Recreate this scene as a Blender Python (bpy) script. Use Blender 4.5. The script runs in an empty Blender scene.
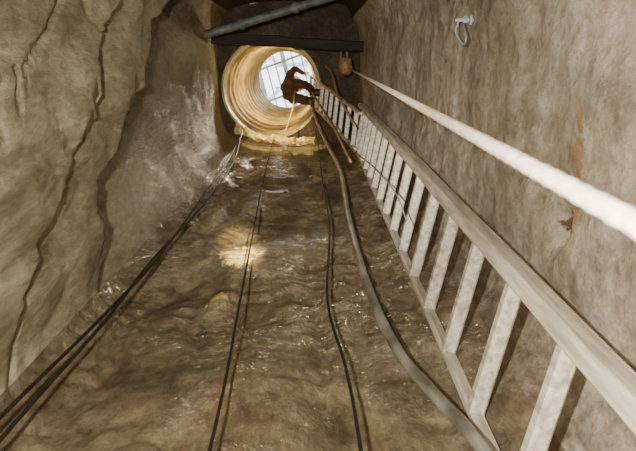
import bpy, bmesh, math, random
import numpy as np
from mathutils import Vector, Matrix, noise
random.seed(4)
CZ = 1.6            # camera height above the shaft floor
scene = bpy.context.scene
COL = scene.collection

# ------------------------------------------------------------------ helpers
def sm(a, b, x):
    t = max(0.0, min(1.0, (x-a)/(b-a))); return t*t*(3-2*t)
def interp(x, xs, ys):
    return float(np.interp(x, xs, ys))
def add(name, data, mat=None, parent=None):
    o = bpy.data.objects.new(name, data); COL.objects.link(o)
    if mat: data.materials.append(mat)
    if parent: o.parent = parent
    return o
def empty(name):
    return add(name, None)
def finish(bm, name, mat, parent=None, smooth=True):
    bmesh.ops.recalc_face_normals(bm, faces=bm.faces)
    me = bpy.data.meshes.new(name); bm.to_mesh(me); bm.free()
    if smooth:
        me.polygons.foreach_set('use_smooth', [True]*len(me.polygons))
    return add(name, me, mat, parent)
def beam_into(bm, p0, p1, side, w, d, bev=0.004, segs=1, wob=0.0):
    p0 = Vector(p0); p1 = Vector(p1); ax = (p1-p0).normalized()
    s = Vector(side); s = (s-ax*s.dot(ax)).normalized(); t = ax.cross(s)
    hw, hd = w/2, d/2
    sec = []
    for (a, b) in ((1,1),(-1,1),(-1,-1),(1,-1)):
        pts = [(a*hw, b*(hd-bev)), (a*(hw-bev), b*hd)]
        if a*b < 0: pts.reverse()
        sec += pts
    rings = []
    for i in range(segs+1):
        k = i/segs; c = p0.lerp(p1, k)
        ring = []
        for (u, v) in sec:
            q = c+s*u+t*v
            if wob:
                q += Vector(noise.noise_vector(q*3.0))*wob
            ring.append(bm.verts.new(q))
        rings.append(ring)
    n = len(sec)
    for i in range(segs):
        for j in range(n):
            bm.faces.new((rings[i][j], rings[i][(j+1)%n], rings[i+1][(j+1)%n], rings[i+1][j]))
    bm.faces.new(rings[0][::-1]); bm.faces.new(rings[-1])
def catmull(pts, n=14):
    P = [Vector(p) for p in pts]; P = [P[0]*2-P[1]]+P+[P[-1]*2-P[-2]]
    out = []
    for i in range(1, len(P)-2):
        for k in range(n):
            t = k/n
            a,b,c,d = P[i-1],P[i],P[i+1],P[i+2]
            out.append(0.5*((2*b)+(c-a)*t+(2*a-5*b+4*c-d)*t*t+(3*b-a-3*c+d)*t**3))
    out.append(P[-2]); return out
def tube_into(bm, pts, r, n=10, strands=0, twist=0.0, taper=None):
    up = Vector((0.13,0.97,0.2)); rings = []; L = 0
    for i, p in enumerate(pts):
        t = (pts[min(i+1,len(pts)-1)]-pts[max(i-1,0)]).normalized()
        s = (up-t*up.dot(t)).normalized(); q = t.cross(s)
        if i: L += (pts[i]-pts[i-1]).length
        ring = []
        rr = r if taper is None else r*taper(i/(len(pts)-1))
        for j in range(n):
            a = 2*math.pi*j/n
            k = rr
            if strands: k = rr*(0.76+0.24*abs(math.cos((a+L*twist)*strands/2)))
            ring.append(bm.verts.new(p+s*math.cos(a)*k+q*math.sin(a)*k))
        rings.append(ring)
    for i in range(len(rings)-1):
        for j in range(n):
            bm.faces.new((rings[i][j], rings[i][(j+1)%n], rings[i+1][(j+1)%n], rings[i+1][j]))
    bm.faces.new(rings[0][::-1]); bm.faces.new(rings[-1])
def up(p): return (p[0], p[1], p[2]+CZ)     # heights below are given above eye level

# ------------------------------------------------------------------ materials
def mat_new(name):
    m = bpy.data.materials.new(name); m.use_nodes = True
    nt = m.node_tree; b = nt.nodes['Principled BSDF']; return m, nt, b
def N(nt, t, **kw):
    n = nt.nodes.new(t)
    for k, v in kw.items(): setattr(n, k, v)
    return n
def simple(name, c1, c2, scale=8, rough=0.6, bump=0.2, metallic=0.0, stretch=(1,1,1), det=6, coat=0):
    m, nt, b = mat_new(name)
    tc = N(nt,'ShaderNodeTexCoord'); mp = N(nt,'ShaderNodeMapping'); mp.inputs['Scale'].default_value = stretch
    nz = N(nt,'ShaderNodeTexNoise'); nz.inputs['Scale'].default_value = scale; nz.inputs['Detail'].default_value = det
    cr = N(nt,'ShaderNodeValToRGB')
    cr.color_ramp.elements[0].position = .35; cr.color_ramp.elements[1].position = .65
    cr.color_ramp.elements[0].color = (*c1,1); cr.color_ramp.elements[1].color = (*c2,1)
    bp = N(nt,'ShaderNodeBump'); bp.inputs['Strength'].default_value = bump; bp.inputs['Distance'].default_value = .01
    L = nt.links.new
    L(tc.outputs['Object'], mp.inputs[0]); L(mp.outputs[0], nz.inputs['Vector']); L(nz.outputs['Fac'], cr.inputs[0])
    L(cr.outputs[0], b.inputs['Base Color']); L(nz.outputs['Fac'], bp.inputs['Height']); L(bp.outputs[0], b.inputs['Normal'])
    b.inputs['Roughness'].default_value = rough; b.inputs['Metallic'].default_value = metallic
    b.inputs['Coat Weight'].default_value = coat
    return m

def rock(name, cols, fine=30, rough=(.35,.7), stretch=(1,1,.45), bump=.6, patches=(), spec=.5, coat=0.0, grain=1.0):
    m, nt, b = mat_new(name); L = nt.links.new
    tc = N(nt,'ShaderNodeTexCoord'); mp = N(nt,'ShaderNodeMapping'); mp.inputs['Scale'].default_value = stretch
    L(tc.outputs['Object'], mp.inputs[0])
    n1 = N(nt,'ShaderNodeTexNoise'); n1.inputs['Scale'].default_value = 1.7; n1.inputs['Detail'].default_value = 10; n1.inputs['Roughness'].default_value=.6
    n2 = N(nt,'ShaderNodeTexNoise'); n2.inputs['Scale'].default_value = fine; n2.inputs['Detail'].default_value = 9; n2.inputs['Roughness'].default_value=.72
    n3 = N(nt,'ShaderNodeTexNoise'); n3.inputs['Scale'].default_value = 7; n3.inputs['Detail'].default_value = 10; n3.inputs['Roughness'].default_value=.66
    for n in (n1,n2,n3): L(mp.outputs[0], n.inputs['Vector'])
    cr = N(nt,'ShaderNodeValToRGB'); els = cr.color_ramp.elements
    ps = np.linspace(.37,.63,len(cols))
    els[0].position = ps[0]; els[0].color = (*cols[0],1); els[1].position = ps[-1]; els[1].color = (*cols[-1],1)
    for p,c in zip(ps[1:-1], cols[1:-1]):
        e = els.new(p); e.color = (*c,1)
    mixf = N(nt,'ShaderNodeMath', operation='MULTIPLY_ADD'); mixf.inputs[1].default_value=.5
    sub = N(nt,'ShaderNodeMath', operation='MULTIPLY'); sub.inputs[1].default_value=.5
    L(n1.outputs['Fac'], sub.inputs[0]); L(n3.outputs['Fac'], mixf.inputs[0]); L(sub.outputs[0], mixf.inputs[2])
    L(mixf.outputs[0], cr.inputs[0])
    g = N(nt,'ShaderNodeMapRange'); g.inputs['From Min'].default_value=.36; g.inputs['From Max'].default_value=.64
    g.inputs['To Min'].default_value=.28; g.inputs['To Max'].default_value=.78
    L(n2.outputs['Fac'], g.inputs['Value'])
    sp = N(nt,'ShaderNodeMix', data_type='RGBA', blend_type='OVERLAY'); sp.inputs['Factor'].default_value=.6*grain
    L(cr.outputs[0], sp.inputs[6])
    cc = N(nt,'ShaderNodeCombineColor')
    for i in range(3): L(g.outputs[0], cc.inputs[i])
    L(cc.outputs[0], sp.inputs[7])
    cur = sp.outputs[2]
    for (c, r, colr, th, wd) in patches:
        vs = N(nt,'ShaderNodeVectorMath', operation='SUBTRACT'); vs.inputs[1].default_value = c
        vd = N(nt,'ShaderNodeVectorMath', operation='DIVIDE'); vd.inputs[1].default_value = r
        vl = N(nt,'ShaderNodeVectorMath', operation='LENGTH')
        L(tc.outputs['Object'], vs.inputs[0]); L(vs.outputs[0], vd.inputs[0]); L(vd.outputs[0], vl.inputs[0])
        nn = N(nt,'ShaderNodeTexNoise'); nn.inputs['Scale'].default_value=24; nn.inputs['Detail'].default_value=8; nn.inputs['Roughness'].default_value=.65
        mp2 = N(nt,'ShaderNodeMapping'); mp2.inputs['Scale'].default_value=(1,1,.5); L(tc.outputs['Object'], mp2.inputs[0]); L(mp2.outputs[0], nn.inputs['Vector'])
        ad = N(nt,'ShaderNodeMath', operation='MULTIPLY_ADD'); ad.inputs[1].default_value = 3.2
        L(nn.outputs['Fac'], ad.inputs[0])
        neg = N(nt,'ShaderNodeMath', operation='MULTIPLY'); neg.inputs[1].default_value=-1; L(vl.outputs['Value'], neg.inputs[0]); L(neg.outputs[0], ad.inputs[2])
        mr = N(nt,'ShaderNodeMapRange'); mr.inputs['From Min'].default_value = th; mr.inputs['From Max'].default_value = th+wd
        L(ad.outputs[0], mr.inputs['Value'])
        mx = N(nt,'ShaderNodeMix', data_type='RGBA'); L(mr.outputs[0], mx.inputs['Factor']); L(cur, mx.inputs[6]); mx.inputs[7].default_value=(*colr,1)
        cur = mx.outputs[2]
    at = N(nt,'ShaderNodeAttribute'); at.attribute_name = 'recess_shade'
    mx = N(nt,'ShaderNodeMix', data_type='RGBA'); L(at.outputs['Fac'], mx.inputs['Factor']); L(cur, mx.inputs[6]); mx.inputs[7].default_value=(.02,.015,.01,1)  # shade inside cracks and the pit, put into the base colour
    cur = mx.outputs[2]
    L(cur, b.inputs['Base Color'])
    rr = N(nt,'ShaderNodeMapRange'); rr.inputs['From Min'].default_value=.38; rr.inputs['From Max'].default_value=.62
    rr.inputs['To Min'].default_value=rough[0]; rr.inputs['To Max'].default_value=rough[1]
    L(n3.outputs['Fac'], rr.inputs['Value']); L(rr.outputs[0], b.inputs['Roughness'])
    b.inputs['Specular IOR Level'].default_value = spec
    b1 = N(nt,'ShaderNodeBump'); b1.inputs['Strength'].default_value=bump; b1.inputs['Distance'].default_value=.06
    b2 = N(nt,'ShaderNodeBump'); b2.inputs['Strength'].default_value=bump; b2.inputs['Distance'].default_value=.016
    L(n3.outputs['Fac'], b1.inputs['Height']); L(n2.outputs['Fac'], b2.inputs['Height']); L(b1.outputs[0], b2.inputs['Normal']); L(b2.outputs[0], b.inputs['Normal'])
    if coat:   # patchy film of running water with its own ripples
        wr_ = N(nt,'ShaderNodeMapRange'); wr_.inputs['From Min'].default_value=.45; wr_.inputs['From Max'].default_value=.58
        wr_.inputs['To Max'].default_value=coat
        L(n1.outputs['Fac'], wr_.inputs['Value']); L(wr_.outputs[0], b.inputs['Coat Weight'])
        b.inputs['Coat Roughness'].default_value = .16
        rp = N(nt,'ShaderNodeTexNoise'); rp.inputs['Scale'].default_value=13; rp.inputs['Detail'].default_value=3
        mp3 = N(nt,'ShaderNodeMapping'); mp3.inputs['Scale'].default_value=(1,1,1.3); L(tc.outputs['Object'], mp3.inputs[0]); L(mp3.outputs[0], rp.inputs['Vector'])
        b3 = N(nt,'ShaderNodeBump'); b3.inputs['Strength'].default_value=1; b3.inputs['Distance'].default_value=.20
        L(rp.outputs['Fac'], b3.inputs['Height']); L(b3.outputs[0], b.inputs['Coat Normal'])
    return m

M_left = rock('rock_grey_brown', [(.19,.16,.108),(.34,.298,.208),(.49,.438,.32)], fine=30, rough=(.55,.85), bump=.65, spec=.3, stretch=(1,1,.35), grain=.85)
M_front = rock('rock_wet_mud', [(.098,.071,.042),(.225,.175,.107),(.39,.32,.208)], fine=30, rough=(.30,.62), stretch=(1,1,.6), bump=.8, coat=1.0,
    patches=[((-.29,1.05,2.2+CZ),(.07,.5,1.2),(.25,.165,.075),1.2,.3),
             ((-.40,1.08,3.43+CZ),(.12,.5,.22),(1.0,.82,.36),.72,.15),  # pool of golden light painted into the rock colour
             ((-.45,1.08,2.83+CZ),(.07,.5,.10),(.98,.74,.28),.78,.2)])  # smaller golden light spot, painted likewise
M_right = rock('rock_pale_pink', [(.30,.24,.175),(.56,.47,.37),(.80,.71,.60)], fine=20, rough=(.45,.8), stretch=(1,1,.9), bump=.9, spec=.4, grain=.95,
    patches=[((.78,.30,1.82+CZ),(.4,.40,.06),(.54,.35,.19),1.0,.3), ((.78,.50,1.90+CZ),(.4,.055,.055),(.15,.09,.05),.7,.3),
             ((.78,1.08,3.2+CZ),(.6,.32,3.6),(.12,.085,.055),.1,1.7)])  # last patch: shadow behind the rungs painted as a soft dark area
M_back = rock('rock_dark', [(.04,.03,.02),(.075,.058,.038),(.125,.10,.068)], fine=26, rough=(.6,.9), spec=.2)
M_wood = simple('whitewashed_wood', (.45,.40,.32), (.84,.79,.68), scale=14, rough=.45, bump=.25, stretch=(3,3,.35), det=9)
M_oldwood = simple('old_timber', (.010,.008,.007), (.03,.024,.018), scale=10, rough=.8, bump=.5, stretch=(.4,3,3))
M_black = simple('black_rubber', (.008,.007,.006), (.02,.018,.015), scale=12, rough=.55, bump=.1)
M_hose = simple('wet_grey_hose', (.09,.088,.075), (.34,.33,.29), scale=11, rough=.3, bump=.15, stretch=(1,1,.5))
M_rope = simple('white_nylon_rope', (.45,.385,.30), (.62,.54,.43), scale=60, rough=.85, bump=.4)
M_yrope = simple('yellow_cord', (.50,.33,.10), (.75,.55,.22), scale=30, rough=.8, bump=.3)
M_pipe = simple('painted_steel_pipe', (.07,.08,.075), (.17,.19,.175), scale=12, rough=.6, bump=.1, metallic=.1)
M_liner = simple('ochre_concrete', (.38,.285,.10), (.73,.585,.26), scale=5, rough=.6, bump=.6, stretch=(1,1,2))
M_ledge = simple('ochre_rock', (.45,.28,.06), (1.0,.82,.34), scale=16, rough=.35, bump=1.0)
M_steel = simple('galvanised_steel', (.30,.36,.42), (.50,.57,.64), scale=6, rough=.5, bump=.05, metallic=.1)
M_cloth = simple('brown_overalls', (.065,.033,.02), (.14,.07,.038), scale=14, rough=.9, bump=.4)
M_trou = simple('muddy_trousers', (.06,.038,.022), (.12,.078,.045), scale=14, rough=.9, bump=.4)
M_skin = simple('skin', (.50,.28,.18), (.60,.36,.24), scale=20, rough=.55, bump=.05)
M_boot = simple('black_boot', (.012,.01,.009), (.035,.028,.02), scale=16, rough=.5, bump=.2)
M_helm = simple('orange_helmet', (.60,.28,.08), (.70,.36,.12), scale=5, rough=.3, bump=.02)
M_bag = simple('tan_canvas', (.30,.15,.06), (.50,.28,.13), scale=18, rough=.85, bump=.4)
M_hair = simple('dark_hair', (.02,.012,.008), (.05,.03,.02), scale=40, rough=.7, bump=.3)
M_white = simple('eye_white', (.7,.7,.68), (.8,.8,.78), scale=5, rough=.3, bump=0)

# ------------------------------------------------------------------ shaft walls
cx, cy, ha, hb = -.225, .125, 1.03, .98
NT = 520
zs = [-CZ-.05]
while zs[-1] < 9.0:
    z = zs[-1]; zs.append(z + (.06 if z < .3 else .013 if z < 3.2 else .017 if z < 5.2 else .042))
NZ = len(zs)
n = noise.noise
def rockpos(i, z):
    th = 2*math.pi*i/NT
    c, s = math.cos(th), math.sin(th)
    e = 2/4.4
    x = cx + ha*math.copysign(abs(c)**e, c); y = cy + hb*math.copysign(abs(s)**e, s)
    d = Vector((cx-x, cy-y, 0)); d.normalize()
    p = Vector((x, y, z)); off = 0.0; recess_shade = 0.0
    lw = sm(.45,.85,-c); rw = sm(.4,.8,c); fw = sm(.5,.85,s)
    corner = sm(.2,.5,-c)*sm(2.6,3.6,z)
    big = noise.fractal(Vector((x*1.1,y*1.1,z*.7))+Vector((3.1,7,1)), 1.0, 2.0, 3)
    med = noise.fractal(Vector((x*4,y*4,z*1.6)), .9, 2.1, 5)
    ce = noise.voronoi(Vector((x*3.0,y*3.0,z*.8))+Vector(noise.noise_vector(p*2))*.35)
    fac = ce[0][1]-ce[0][0]
    off += big*(.07-.04*rw) + med*(.022-.006*lw)*(1-.75*corner)
    off += (min(fac,.3)-.15)*(.085+.01*fw-.055*rw)*(1-.7*corner)
    if lw > 0:
        zc = interp(y, [-.9,-.44,.245,.68,1.08], [5.2,4.5,3.65,2.98,2.75]) + .12*n(Vector((y*3.5,0,5))) + .08*n(Vector((y*14,0,9)))+.03*n(Vector((y*40,0,9)))
        off += lw*.26*(1-sm(zc-.06, zc+.01, z))
        off -= lw*.12*math.exp(-((z-zc-.04)/.04)**2)
        recess_shade = max(recess_shade, lw*.97*math.exp(-((z-zc-.05)/.15)**4))
        zb = interp(y, [-.9,-.3,.27,.62,.92,1.1], [3.5,3.1,2.76,2.35,2.0,1.8]) + .09*n(Vector((y*4,3,5)))+ .06*n(Vector((y*15,0,3)))+.025*n(Vector((y*40,0,9)))
        off += lw*.08*(1-sm(zb-.1, zb+.01, z))
        off -= lw*.10*math.exp(-((z-zb)/.02)**2)
        recess_shade = max(recess_shade, lw*.97*math.exp(-((z-zb)/.023)**2))
        zd = interp(y, [-.9,-.23,.03,.4,1.0], [3.1,2.3,1.97,1.8,1.5]) + .06*n(Vector((y*5,7,5)))+ .03*n(Vector((y*15,2,3)))
        k = lw*(1-sm(.1,.35,y))
        off -= k*.05*math.exp(-((z-zd)/.018)**2)
        recess_shade = max(recess_shade, k*.7*math.exp(-((z-zd)/.014)**2))
        off += lw*.05*n(Vector((y*2.2,z*.9,8)))
    if fw > 0:
        f = n(Vector((x*1.3+z*.5, z*2.4, 4)))
        off += fw*(.04*f + .03*abs(n(Vector((x*5,z*7,1)))) )*(1-.7*corner)
        off += fw*.07*math.exp(-((x+.42)/.22)**2-((z-3.25)/.22)**2)
        off += fw*.04*math.exp(-((x+.45)/.12)**2-((z-2.75)/.10)**2)
    if rw > 0:
        off += rw*(.015*n(Vector((y*3,z*2.2,11)))+.012*n(Vector((y*9,z*7,1))))
        off -= rw*.08*math.exp(-((y-.50)/.05)**2-((z-1.90)/.05)**2)
        recess_shade = max(recess_shade, rw*.6*math.exp(-((y-.50)/.03)**2-((z-1.90)/.03)**2))
    off *= 1-.85*sm(6.0,8.8,z)
    off += rw*.10*sm(3,9,z) - lw*.04*sm(7,9,z)
    p += d*off
    return (p.x, p.y, p.z+CZ, recess_shade)
grid = [[rockpos(i, z) for i in range(NT)] for z in zs]
def wall(name, i0, i1, mat):
    cols = [(i % NT) for i in range(i0, i1+1)]; w = len(cols)
    v = [grid[k][i][:3] for k in range(NZ) for i in cols]
    cv = [grid[k][i][3] for k in range(NZ) for i in cols]
    f = []
    for k in range(NZ-1):
        for j in range(w-1):
            a = k*w+j; f.append((a, a+w, a+w+1, a+1))
    me = bpy.data.meshes.new(name); me.from_pydata(v, [], f)
    me.polygons.foreach_set('use_smooth', [True]*len(me.polygons))
    a = me.attributes.new('recess_shade','FLOAT','POINT'); a.data.foreach_set('value', cv)
    me.update()
    return add(name, me, mat)
q = NT//8
q2 = 3*q-int(NT*.035)
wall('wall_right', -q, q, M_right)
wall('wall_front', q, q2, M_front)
wall('wall_left', q2, 5*q, M_left)
wall('wall_back', 5*q, NT-q, M_back)

bm = bmesh.new(); G = 60; vv = {}
for i in range(G+1):
    for j in range(G+1):
        x = -1.5+2.6*i/G; y = -1.15+2.6*j/G
        vv[i,j] = bm.verts.new((x, y, -.03+.06*noise.fractal(Vector((x*4,y*4,0)),1,2,4)))
for i in range(G):
    for j in range(G): bm.faces.new((vv[i,j],vv[i+1,j],vv[i+1,j+1],vv[i,j+1]))
finish(bm, 'floor', M_back)

RC = Vector((-.55,.31)); RR = .675; ZR = 9.0
bm = bmesh.new(); rings=[]; NA=120
for k in range(14):
    t = k/13; ring=[]
    for j in range(NA):
        a = 2*math.pi*j/NA; r = RR+.03+t*1.5
        x = RC.x+math.cos(a)*r; y = RC.y+math.sin(a)*r
        z = ZR + .05*noise.fractal(Vector((x*4,y*4,3)),1,2,4)*(min(1,t*4))
        ring.append(bm.verts.new((x,y,z+CZ)))
    rings.append(ring)
for k in range(13):
    for j in range(NA): bm.faces.new((rings[k][j],rings[k+1][j],rings[k+1][(j+1)%NA],rings[k][(j+1)%NA]))
finish(bm, 'ceiling', M_back)

# ------------------------------------------------------------------ concrete ring liner
bm = bmesh.new(); prof=[]
z = ZR+.01; ZT = 14.6; seg=.50
prof.append((RR+.10, z)); prof.append((RR-.0, z)); 
while z < ZT:
    prof += [(RR, z+.02), (RR, z+seg-.09), (RR-.035, z+seg-.07), (RR-.035, z+seg-.02),(RR+.005, z+seg)]
    z += seg
ZT = z
prof += [(RR+.25, z), (RR+.25, ZR+.1),(RR+.10, ZR+.01)]
rings=[]
for (r,zz) in prof:
    ring=[]
    for j in range(128):
        a = 2*math.pi*j/128
        rr = r + .008*noise.noise(Vector((math.cos(a)*3,math.sin(a)*3,zz*2)))
        ring.append(bm.verts.new((RC.x+rr*math.cos(a), RC.y+rr*math.sin(a), zz+CZ)))
    rings.append(ring)
for k in range(len(rings)-1):
    for j in range(128): bm.faces.new((rings[k][j],rings[k][(j+1)%128],rings[k+1][(j+1)%128],rings[k+1][j]))
liner = finish(bm, 'concrete_shaft_liner', M_liner, smooth=False)

def ledge(name, pts, zc, th, depth=.22):
    bm = bmesh.new()
    C = catmull([(x,y,zc) for x,y in pts], 16); nn=len(C)
    rows=[]
    for k,(inw,dz) in enumerate(((depth,th*.3),(.03,th*.5),(-.02,0),(.03,-th*.5),(depth*.5,-th*.55),(depth,-th*.2))):
        row=[]
        for i,p in enumerate(C):
            q = p+Vector((0,inw,dz)); q += Vector(noise.noise_vector(q*9))*.04+Vector(noise.noise_vector(q*27))*.02
            row.append(bm.verts.new((q.x,q.y,q.z+CZ)))
        rows.append(row)
    for k in range(5):
        for i in range(nn-1): bm.faces.new((rows[k][i],rows[k][i+1],rows[k+1][i+1],rows[k+1][i]))
    return finish(bm, name, M_ledge, None, False)
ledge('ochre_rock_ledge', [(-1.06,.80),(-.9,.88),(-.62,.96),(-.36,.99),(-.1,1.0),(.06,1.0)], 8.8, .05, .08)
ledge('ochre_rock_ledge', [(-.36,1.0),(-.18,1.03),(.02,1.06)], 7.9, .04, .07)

# ------------------------------------------------------------------ steel headframe above the hole
hf = empty('steel_headframe')
def hbeam(nm, p0, p1, w, d):
    bm = bmesh.new(); beam_into(bm, up(p0), up(p1), (0,0,1), w, d, .004); finish(bm, nm, M_steel, hf, False)
Zt = ZT+.06
for i,yy in enumerate((-.45,.35)):
    hbeam(f'cross_beam_{i+1}', (-1.55, RC.y+yy+.35, Zt+.05), (.45, RC.y+yy-.35, Zt+.05), .12, .05)
for i in range(8):
    xx = -1.2+i*.22
    hbeam(f'slat_{i+1}', (xx-.22,-.65,Zt+.25), (xx+.26,1.25,Zt+.25), .05, .035 if i%3 else .11)
for i,(sx,sy) in enumerate(((-1,-1),(1,-1),(1,1),(-1,1))):
    hbeam(f'leg_{i+1}', (RC.x+sx*1.05, RC.y+sy*1.05, ZT-.05), (RC.x+sx*.35, RC.y+sy*.35, ZT+4.2), .12, .12)
hbeam('crown_beam_1', (RC.x-.5,RC.y-.35,ZT+4.2),(RC.x+.5,RC.y-.35,ZT+4.2),.12,.12)
hbeam('crown_beam_2', (RC.x-.5,RC.y+.35,ZT+4.2),(RC.x+.5,RC.y+.35,ZT+4.2),.12,.12)

# ------------------------------------------------------------------ ladders
def ladder(name, L0, L1, R0, R1, zr0, step, rwL=.03, rwR=.03, rdL=.058, rdR=.058, rg=(.034,.05)):
    par = empty(name)
    L0,L1,R0,R1 = (Vector(up(p)) for p in (L0,L1,R0,R1))
    side = (R0-L0)
    for nm,a,b,rw,rd in (('rail_1',L0,L1,rwL,rdL),('rail_2',R0,R1,rwR,rdR)):
        bm = bmesh.new(); beam_into(bm,a,b,side,rw,rd,.006,24,.004); finish(bm,nm,M_wood,par,False)
    H = L1.z-L0.z; z=zr0
    bm = bmesh.new()
    while z < H-.1:
        t = z/H; a = L0.lerp(L1,t); b = R0.lerp(R1,t)
        beam_into(bm, a, b, (0,0,1), rg[0], rg[1], .008)
        z += step
    finish(bm,'rungs',M_wood,par,False)
    return par
def lerpz(z, a0, a1, z0, z1): return a0+(a1-a0)*(z-z0)/(z1-z0)
zb, zt = -1.55, 6.9
LX = lambda z: (.490, lerpz(z,1.03,.80,1.5,9.1)-.02, z)
RX = lambda z: (lerpz(z,.600,.575,1.5,7.2), lerpz(z,.59,.42,1.5,7.2), z)
ladder('wooden_ladder', LX(zb), LX(zt), RX(zb), RX(zt+.1), 1.25-zb-.38*7+.02, .38, .026,.05,.045,.082,(.045,.048))
ladder('wooden_ladder', (.46,.82,6.3), (-.06,.50,10.2), (.50,.46,6.3), (-.02,.12,10.2), .15, .38, .028,.028,.05,.05)

# ------------------------------------------------------------------ cables, hose, ropes
def tube(name, pts, r, mat, n=10, strands=0, twist=0, seg=14):
    bm = bmesh.new(); tube_into(bm, catmull([up(p) for p in pts], seg), r, n, strands, twist)
    return finish(bm, name, mat)
yf = .93
tube('black_power_cable', [(-.86,.90,-1.5),(-.87,yf,0),(-.86,yf,1.3),(-.80,yf,2.2),(-.765,yf,3.0),(-.80,.94,4.5),(-.86,.95,6.5),(-.93,.86,8.9)], .0062, M_black)
tube('black_power_cable', [(-.78,.90,-1.5),(-.80,yf,0),(-.80,yf,1.35),(-.775,yf,2.2),(-.775,.92,3.0),(-.74,.94,4.5),(-.80,.95,6.5),(-.95,.84,8.9)], .0062, M_black)
tube('black_signal_cable', [(-.24,.90,-1.5),(-.25,.93,0),(-.255,.93,1.45),(-.29,.93,2.4),(-.325,.93,3.3),(-.40,.94,5.2),(-.50,.94,8.7)], .0048, M_black)
tube('black_hoist_cable', [(.12,.9,-1.5),(.125,.94,.5),(.125,.94,1.38),(.112,.94,1.82),(.070,.94,2.45),(.115,.94,3.7),(.10,.95,5.5),(.10,.94,7.6),(.06,.85,8.9)], .0054, M_black)
tube('muddy_water_hose', [(.50,.74,-1.5),(.475,.84,.2),(.448,.88,.95),(.41,.90,1.35),(.350,.915,1.62),(.290,.93,1.95),(.25,.94,2.65),(.25,.96,4.0),(.262,.89,5.4),(.18,.82,6.8),(.10,.72,8.0),(-.02,.45,9.3),(-.06,.34,10.5)], .019, M_hose, 14)
tube('black_air_hose', [(.515,.80,-1.5),(.49,.90,.2),(.47,.925,.95),(.435,.945,1.35),(.378,.955,1.65),(.322,.965,2.0),(.278,.97,2.75),(.275,.985,4.1),(.287,.93,5.5),(.21,.87,6.8),(.13,.78,8.0),(.03,.5,8.95)], .010, M_black, 12)
tube('yellow_cord', [(.34,.78,5.2),(.23,.60,6.6),(.14,.50,7.8),(.03,.36,8.7),(-.06,.25,10.0)], .011, M_yrope, 8)
tube('yellow_cord', [(.40,.52,5.6),(.30,.30,6.9),(.28,.10,8.0),(.22,.0,8.9)], .011, M_yrope, 8)
tube('yellow_cord', [(-.35,.90,8.4),(-.25,.60,8.7),(-.22,.35,9.3),(-.2,.25,10.4)], .009, M_yrope, 8)
tube('white_cord', [(.42,.66,2.6),(.43,.62,3.1),(.42,.66,4.2),(.36,.70,5.5),(.28,.62,7.0)], .0035, M_rope, 6)

tp = Vector((.47,.02,8.0)); bt = Vector((.187,.088,.34)); dirv=(bt-tp)/ (tp.z-bt.z)
pts=[]; zz=8.0
while zz>-1.2:
    p = tp+dirv*(tp.z-zz); pts.append(Vector(up(p))); zz -= .010 if zz<1.6 else .03
bm = bmesh.new(); tube_into(bm, pts, .0083, 18, 3, 70)
base = pts[-1]; C=[]
for i in range(170):
    a=i*.16; r=.12+.0006*i
    C.append(Vector((base.x-.12+r*math.cos(a), base.y+r*math.sin(a), base.z*max(0,1-i/14.)**2+.06+.0008*i*(i>12))))
C[0]=base.copy(); tube_into(bm, C, .0083, 12, 3, 70); finish(bm,'white_lifting_rope',M_rope)

bag = empty('canvas_tool_bag')
bm = bmesh.new(); bmesh.ops.create_uvsphere(bm,u_segments=28,v_segments=20,radius=1)
for v in bm.verts:
    z=v.co.z; k=.11*(1-.35*max(0,z)); v.co=Vector((v.co.x*k*.8,v.co.y*k,z*.17))
    v.co+=Vector(noise.noise_vector(v.co*14))*.018; v.co+=Vector((.43,.0,7.85+CZ))
finish(bm,'pouch',M_bag,bag)
bm = bmesh.new()
for s in (-1,1): tube_into(bm, catmull([(.43+s*.05,.0,7.95+CZ),(.43+s*.04,-.12,8.08+CZ),(.43+s*.03,-.24,8.13+CZ)],8), .012, 8)
finish(bm,'straps',M_bag,bag)
bm = bmesh.new(); tube_into(bm,catmull([(.38,0,8.02+CZ),(.43,-.08,8.04+CZ),(.48,0,8.02+CZ),(.43,.08,8.01+CZ),(.38,0,8.02+CZ)],8),.014,8); finish(bm,'collar',M_bag,bag)

# ------------------------------------------------------------------ beam and pipe across the shaft
bm = bmesh.new(); beam_into(bm, up((-1.20,-.33,8.0)), up((.66,-.23,8.0)), (0,0,1), .16, .13, .012, 30, .02)
finish(bm,'timber_crossbeam',M_oldwood,None,False)
pp = empty('steel_pipe')
bm = bmesh.new(); A=Vector(up((-1.14,-.32,7.0))); B=Vector(up((.60,-.82,7.0)))
tube_into(bm,[A.lerp(B,i/20) for i in range(21)],.045,20); finish(bm,'tube',M_pipe,pp)
bm = bmesh.new()
for t in (.22,.55): tube_into(bm,[A.lerp(B,t),A.lerp(B,t+.03)],.06,20)
finish(bm,'couplings',M_pipe,pp,False)

rb = empty('rock_bolt')
c = Vector(up((.765,-.22,3.2)))
bm = bmesh.new(); beam_into(bm,c+Vector((.03,0,0)),c+Vector((.018,0,0)),(0,0,1),.05,.05,.01); finish(bm,'plate',M_steel,rb,False)
bm = bmesh.new(); tube_into(bm,[c+Vector((.1,0,0)),c+Vector((-.05,0,0))],.009,12); tube_into(bm,[c+Vector((.012,0,0)),c+Vector((-.012,0,0))],.018,6); finish(bm,'bolt',M_steel,rb,False)
bm = bmesh.new(); tube_into(bm,catmull([c+Vector((-.03,0,0)),c+Vector((-.05,.06,-.03)),c+Vector((-.03,.12,-.12)),c+Vector((-.04,.09,-.2)),c+Vector((-.02,.02,-.05))],10),.004,6); finish(bm,'wire',M_steel,rb)

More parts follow.
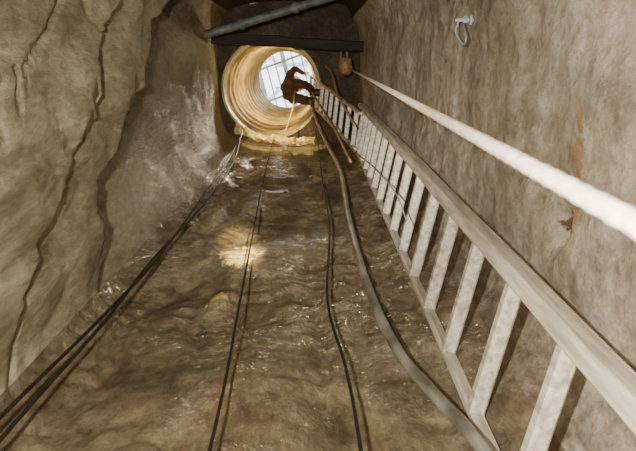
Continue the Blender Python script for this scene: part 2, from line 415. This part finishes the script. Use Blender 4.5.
# ------------------------------------------------------------------ miner climbing the upper ladder
miner = empty('miner')
def skin_obj(name, verts, edges, mat, lv=2):
    me = bpy.data.meshes.new(name); me.from_pydata([v[0] for v in verts], edges, []); 
    o = add(name, me, mat, miner)
    sk = o.modifiers.new('skin','SKIN'); 
    for i,v in enumerate(verts):
        r=v[1]; r = r if isinstance(r,tuple) else (r,r)
        me.skin_vertices[0].data[i].radius = r
    me.skin_vertices[0].data[0].use_root = True
    sk.use_smooth_shade = True
    ss = o.modifiers.new('sub','SUBSURF'); ss.levels = lv; ss.render_levels = lv
    return o
def lad(z, s):
    t=(z-6.3)/3.9; a=Vector((.46-.52*t,.82-.32*t,z)); b=Vector((.50-.52*t,.46-.34*t,z)); return a.lerp(b,s)
def W(p): return Vector(up(p))
rz = lambda k: 6.3+.15+.38*k
f1 = lad(rz(6),.70); f2 = lad(rz(7),.28)
h1 = lad(rz(10)-.02,.98); h2 = lad(rz(10)+.16,.02)
away = Vector((-1,-.05,0))
pel = lad(9.62,.5)+away*.36
chest = lad(10.02,.5)+away*.30; neck = lad(10.26,.5)+away*.26; 
an1=f1+away*.10+Vector((0,0,.09)); an2=f2+away*.10+Vector((0,0,.09))
hip1=pel+Vector((0,-.10,-.04)); hip2=pel+Vector((0,.10,-.04))
kn1=(an1+hip1)/2+Vector((.06,-.04,.02)); kn2=(an2+hip2)/2+Vector((.17,.05,.03))
me_t = [(W(pel),(.15,.12)),(W(hip1),.095),(W(kn1),.065),(W(an1),.048),(W(hip2),.095),(W(kn2),.065),(W(an2),.048),(W(pel+Vector((0,0,.10))),(.14,.12))]
skin_obj('trousers', me_t, [(0,1),(1,2),(2,3),(0,4),(4,5),(5,6),(0,7)], M_trou)
sh1=chest+Vector((0,-.19,.13)); sh2=chest+Vector((0,.19,.13))
wr1=h1+away*.07+Vector((0,0,-.03)); wr2=h2+away*.07+Vector((0,0,-.03))
el1=(sh1+wr1)/2+Vector((-.03,-.09,-.12)); el2=(sh2+wr2)/2+Vector((-.03,.09,-.12))
vt=[(W(pel+Vector((0,0,.06))),(.16,.13)),(W(pel.lerp(chest,.5)),(.15,.12)),(W(chest),(.17,.125)),(W(chest+Vector((0,0,.13))),(.13,.10)),(W(neck),.06),
    (W(sh1),.075),(W(el1),.052),(W(wr1),.036),(W(sh2),.075),(W(el2),.052),(W(wr2),.036)]
skin_obj('jacket', vt, [(0,1),(1,2),(2,3),(3,4),(3,5),(5,6),(6,7),(3,8),(8,9),(9,10)], M_cloth)
for k,(an,ft) in enumerate(((an1,f1),(an2,f2))):
    skin_obj(f'boot_{k+1}', [(W(an+Vector((-.03,0,-.03))),(.05,.05)),(W(an+Vector((0,0,.12))),.055),(W(an+Vector((.05,0,-.05))),(.048,.04)),(W(an+Vector((.17,0,-.055))),(.046,.032)),(W(an+Vector((-.06,0,-.055))),(.042,.035))],
        [(0,1),(0,2),(2,3),(0,4)], M_boot)
hc = neck+Vector((.03,0,.17))
skin_obj('neck',[(W(neck+Vector((0,0,-.04))),.055),(W(hc+Vector((-.01,0,-.06))),.052)],[(0,1)],M_skin,1)
bm = bmesh.new(); bmesh.ops.create_uvsphere(bm,u_segments=32,v_segments=24,radius=1)
for v in bm.verts:
    x,y,z=v.co; jaw = 1-.28*sm(0,-1,z)
    p = Vector((x*.098*jaw+(.012 if z<0 else 0), y*.076*jaw, z*.118))
    if x>.5: 
        p.x += .022*math.exp(-((y/.16)**2)-((z+.12)/.2)**2)
        p.x -= .010*(math.exp(-(((y-.4)/.18)**2)-((z-.05)/.14)**2)+math.exp(-(((y+.4)/.18)**2)-((z-.05)/.14)**2))
        p.x += .006*math.exp(-((y/.3)**2)-((z+.5)/.07)**2) - .004*math.exp(-((y/.3)**2)-((z+.56)/.03)**2)
    v.co = p+W(hc)
finish(bm,'head',M_skin,miner)
for k,s in enumerate((-1,1)):
    bm = bmesh.new(); bmesh.ops.create_uvsphere(bm,u_segments=14,v_segments=10,radius=.013)
    for v in bm.verts: v.co += W(hc)+Vector((.080,s*.031,.006))
    finish(bm,f'eye_{k+1}',M_white,miner)
    bm = bmesh.new(); bmesh.ops.create_uvsphere(bm,u_segments=10,v_segments=8,radius=.006)
    for v in bm.verts: v.co += W(hc)+Vector((.0905,s*.031,.006))
    finish(bm,f'pupil_{k+1}',M_black,miner)
    bm = bmesh.new(); tube_into(bm,[p+W(hc)+Vector((0,s*.078,-.01)) for p in catmull([(0,0,-.03),(-.012,s*.012,0),(-.005,s*.014,.025),(.012,s*.004,.02),(.005,0,-.025)],5)],.007,7); finish(bm,f'ear_{k+1}',M_skin,miner)
bm = bmesh.new(); bmesh.ops.create_uvsphere(bm,u_segments=28,v_segments=20,radius=1)
bmesh.ops.delete(bm,geom=[v for v in bm.verts if v.co.z<-.55 or (v.co.x>.15 and v.co.z<.35)],context='VERTS')
for v in bm.verts: v.co = Vector((v.co.x*.106-.004,v.co.y*.084,v.co.z*.122))+W(hc)
finish(bm,'hair',M_hair,miner)
bm = bmesh.new(); R2=[]
for (r,z,b) in ((.155,.035,1),(.125,.045,0),(.122,.09,0),(.105,.13,0),(.07,.16,0),(.02,.17,0)):
    R2.append([bm.verts.new(W(hc)+Vector((r*math.cos(2*math.pi*j/36)*1.08,r*math.sin(2*math.pi*j/36)*.92,z))) for j in range(36)])
for k in range(5):
    for j in range(36): bm.faces.new((R2[k][j],R2[k][(j+1)%36],R2[k+1][(j+1)%36],R2[k+1][j]))
bm.faces.new(R2[-1])
hm = finish(bm,'helmet',M_helm,miner); so=hm.modifiers.new('th','SOLIDIFY'); so.thickness=.004
for k,(wr,h) in enumerate(((wr1,h1),(wr2,h2))):
    s = 1 if k==0 else -1
    palm = h+away*.035
    skin_obj(f'palm_{k+1}',[(W(wr),.026),(W(palm+Vector((-.012,0,0))),(.034,.018)),(W(palm+Vector((.01,0,.03))),(.030,.016))],[(0,1),(1,2)],M_skin,1)
    for j in range(4):
        zo = -.028+.021*j; ln = (.8,.95,1,.88)[j]
        a = palm+Vector((.0,-s*.028,zo)); 
        skin_obj(f'finger_{k+1}_{j+1}',[(W(a+Vector((-.012,s*.010,0))),.010),(W(a+Vector((.03*ln,-s*.006,0))),.009),(W(a+Vector((.062*ln,s*.006,0))),.0085),(W(a+Vector((.066*ln,s*.032,0))),.008)],[(0,1),(1,2),(2,3)],M_skin,1)
    a = palm+Vector((-.01,s*.022,.015))
    skin_obj(f'thumb_{k+1}',[(W(a+Vector((-.01,-s*.01,-.01))),.012),(W(a+Vector((.02,s*.008,.02))),.010),(W(a+Vector((.048,s*.004,.035))),.009)],[(0,1),(1,2)],M_skin,1)

# ------------------------------------------------------------------ lights
def light(name, typ, loc, energy, col, size=.1, rot=None, aim=None, **kw):
    l = bpy.data.lights.new(name, typ); l.energy = energy; l.color = col
    if typ in ('POINT','SPOT'): l.shadow_soft_size = size
    if typ=='SUN': l.angle = size
    if typ=='AREA': l.size = size
    for k,v in kw.items(): setattr(l,k,v)
    o = bpy.data.objects.new(name,l); COL.objects.link(o); o.location = loc
    if aim is not None: rot = (Vector(aim)-Vector(loc)).to_track_quat('-Z','Y').to_euler()
    if rot is not None: o.rotation_euler = rot
    return o
light('camera_flash','POINT',up((-.19,-.10,.03)),225,(1,.945,.80),.02)
light('upper_fill','SPOT',up((-.19,-.12,.03)),800,(1,.92,.76),.02, aim=up((-.1,.5,6.0)), spot_size=math.radians(42), spot_blend=1.0)  # added fill beside the flash, lifts the upper shaft
light('patch_fill','SPOT',up((.16,-.12,.05)),5500,(1,.78,.36),.02, aim=up((-.40,1.02,3.5)), spot_size=math.radians(5.0), spot_blend=1.0)  # added narrow spot that brightens the golden patch on the front wall
light('ledge_spot','SPOT',up((-.40,-.12,8.2)),170,(1,.76,.34),.02, aim=up((-.38,1.05,8.75)), spot_size=math.radians(58), spot_blend=.6)  # added unseen spot to brighten the ledges
d = Vector((-.12,.09,-1)).normalized()
light('sun','SUN',(0,0,20),6,(1,.84,.6),.1, d.to_track_quat('-Z','Y').to_euler())
light('liner_fill','POINT',up((-.02,.0,10.6)),58,(1,.82,.42),.05)  # added hidden warm light that makes the liner glow golden

w = bpy.data.worlds.new('world'); scene.world = w; w.use_nodes = True
bg = w.node_tree.nodes['Background']; bg.inputs[0].default_value=(.74,.86,1,1); bg.inputs[1].default_value=5.0

# ------------------------------------------------------------------ camera
cam = bpy.data.cameras.new('camera'); cam.lens = 35.1; cam.sensor_width = 36; cam.clip_start=.02; cam.clip_end=200
co = bpy.data.objects.new('camera',cam); COL.objects.link(co)
r = Vector((.99992,0,-.0125)).normalized(); u = Vector((.0031,-.9685,.249)); u=(u-r*u.dot(r)).normalized(); b = r.cross(u)
M = Matrix((r,u,b)).transposed().to_4x4(); M.translation = Vector((0,0,CZ)); co.matrix_world = M
cam.dof.use_dof = True; cam.dof.focus_distance = 3.2; cam.dof.aperture_fstop = 9
scene.camera = co
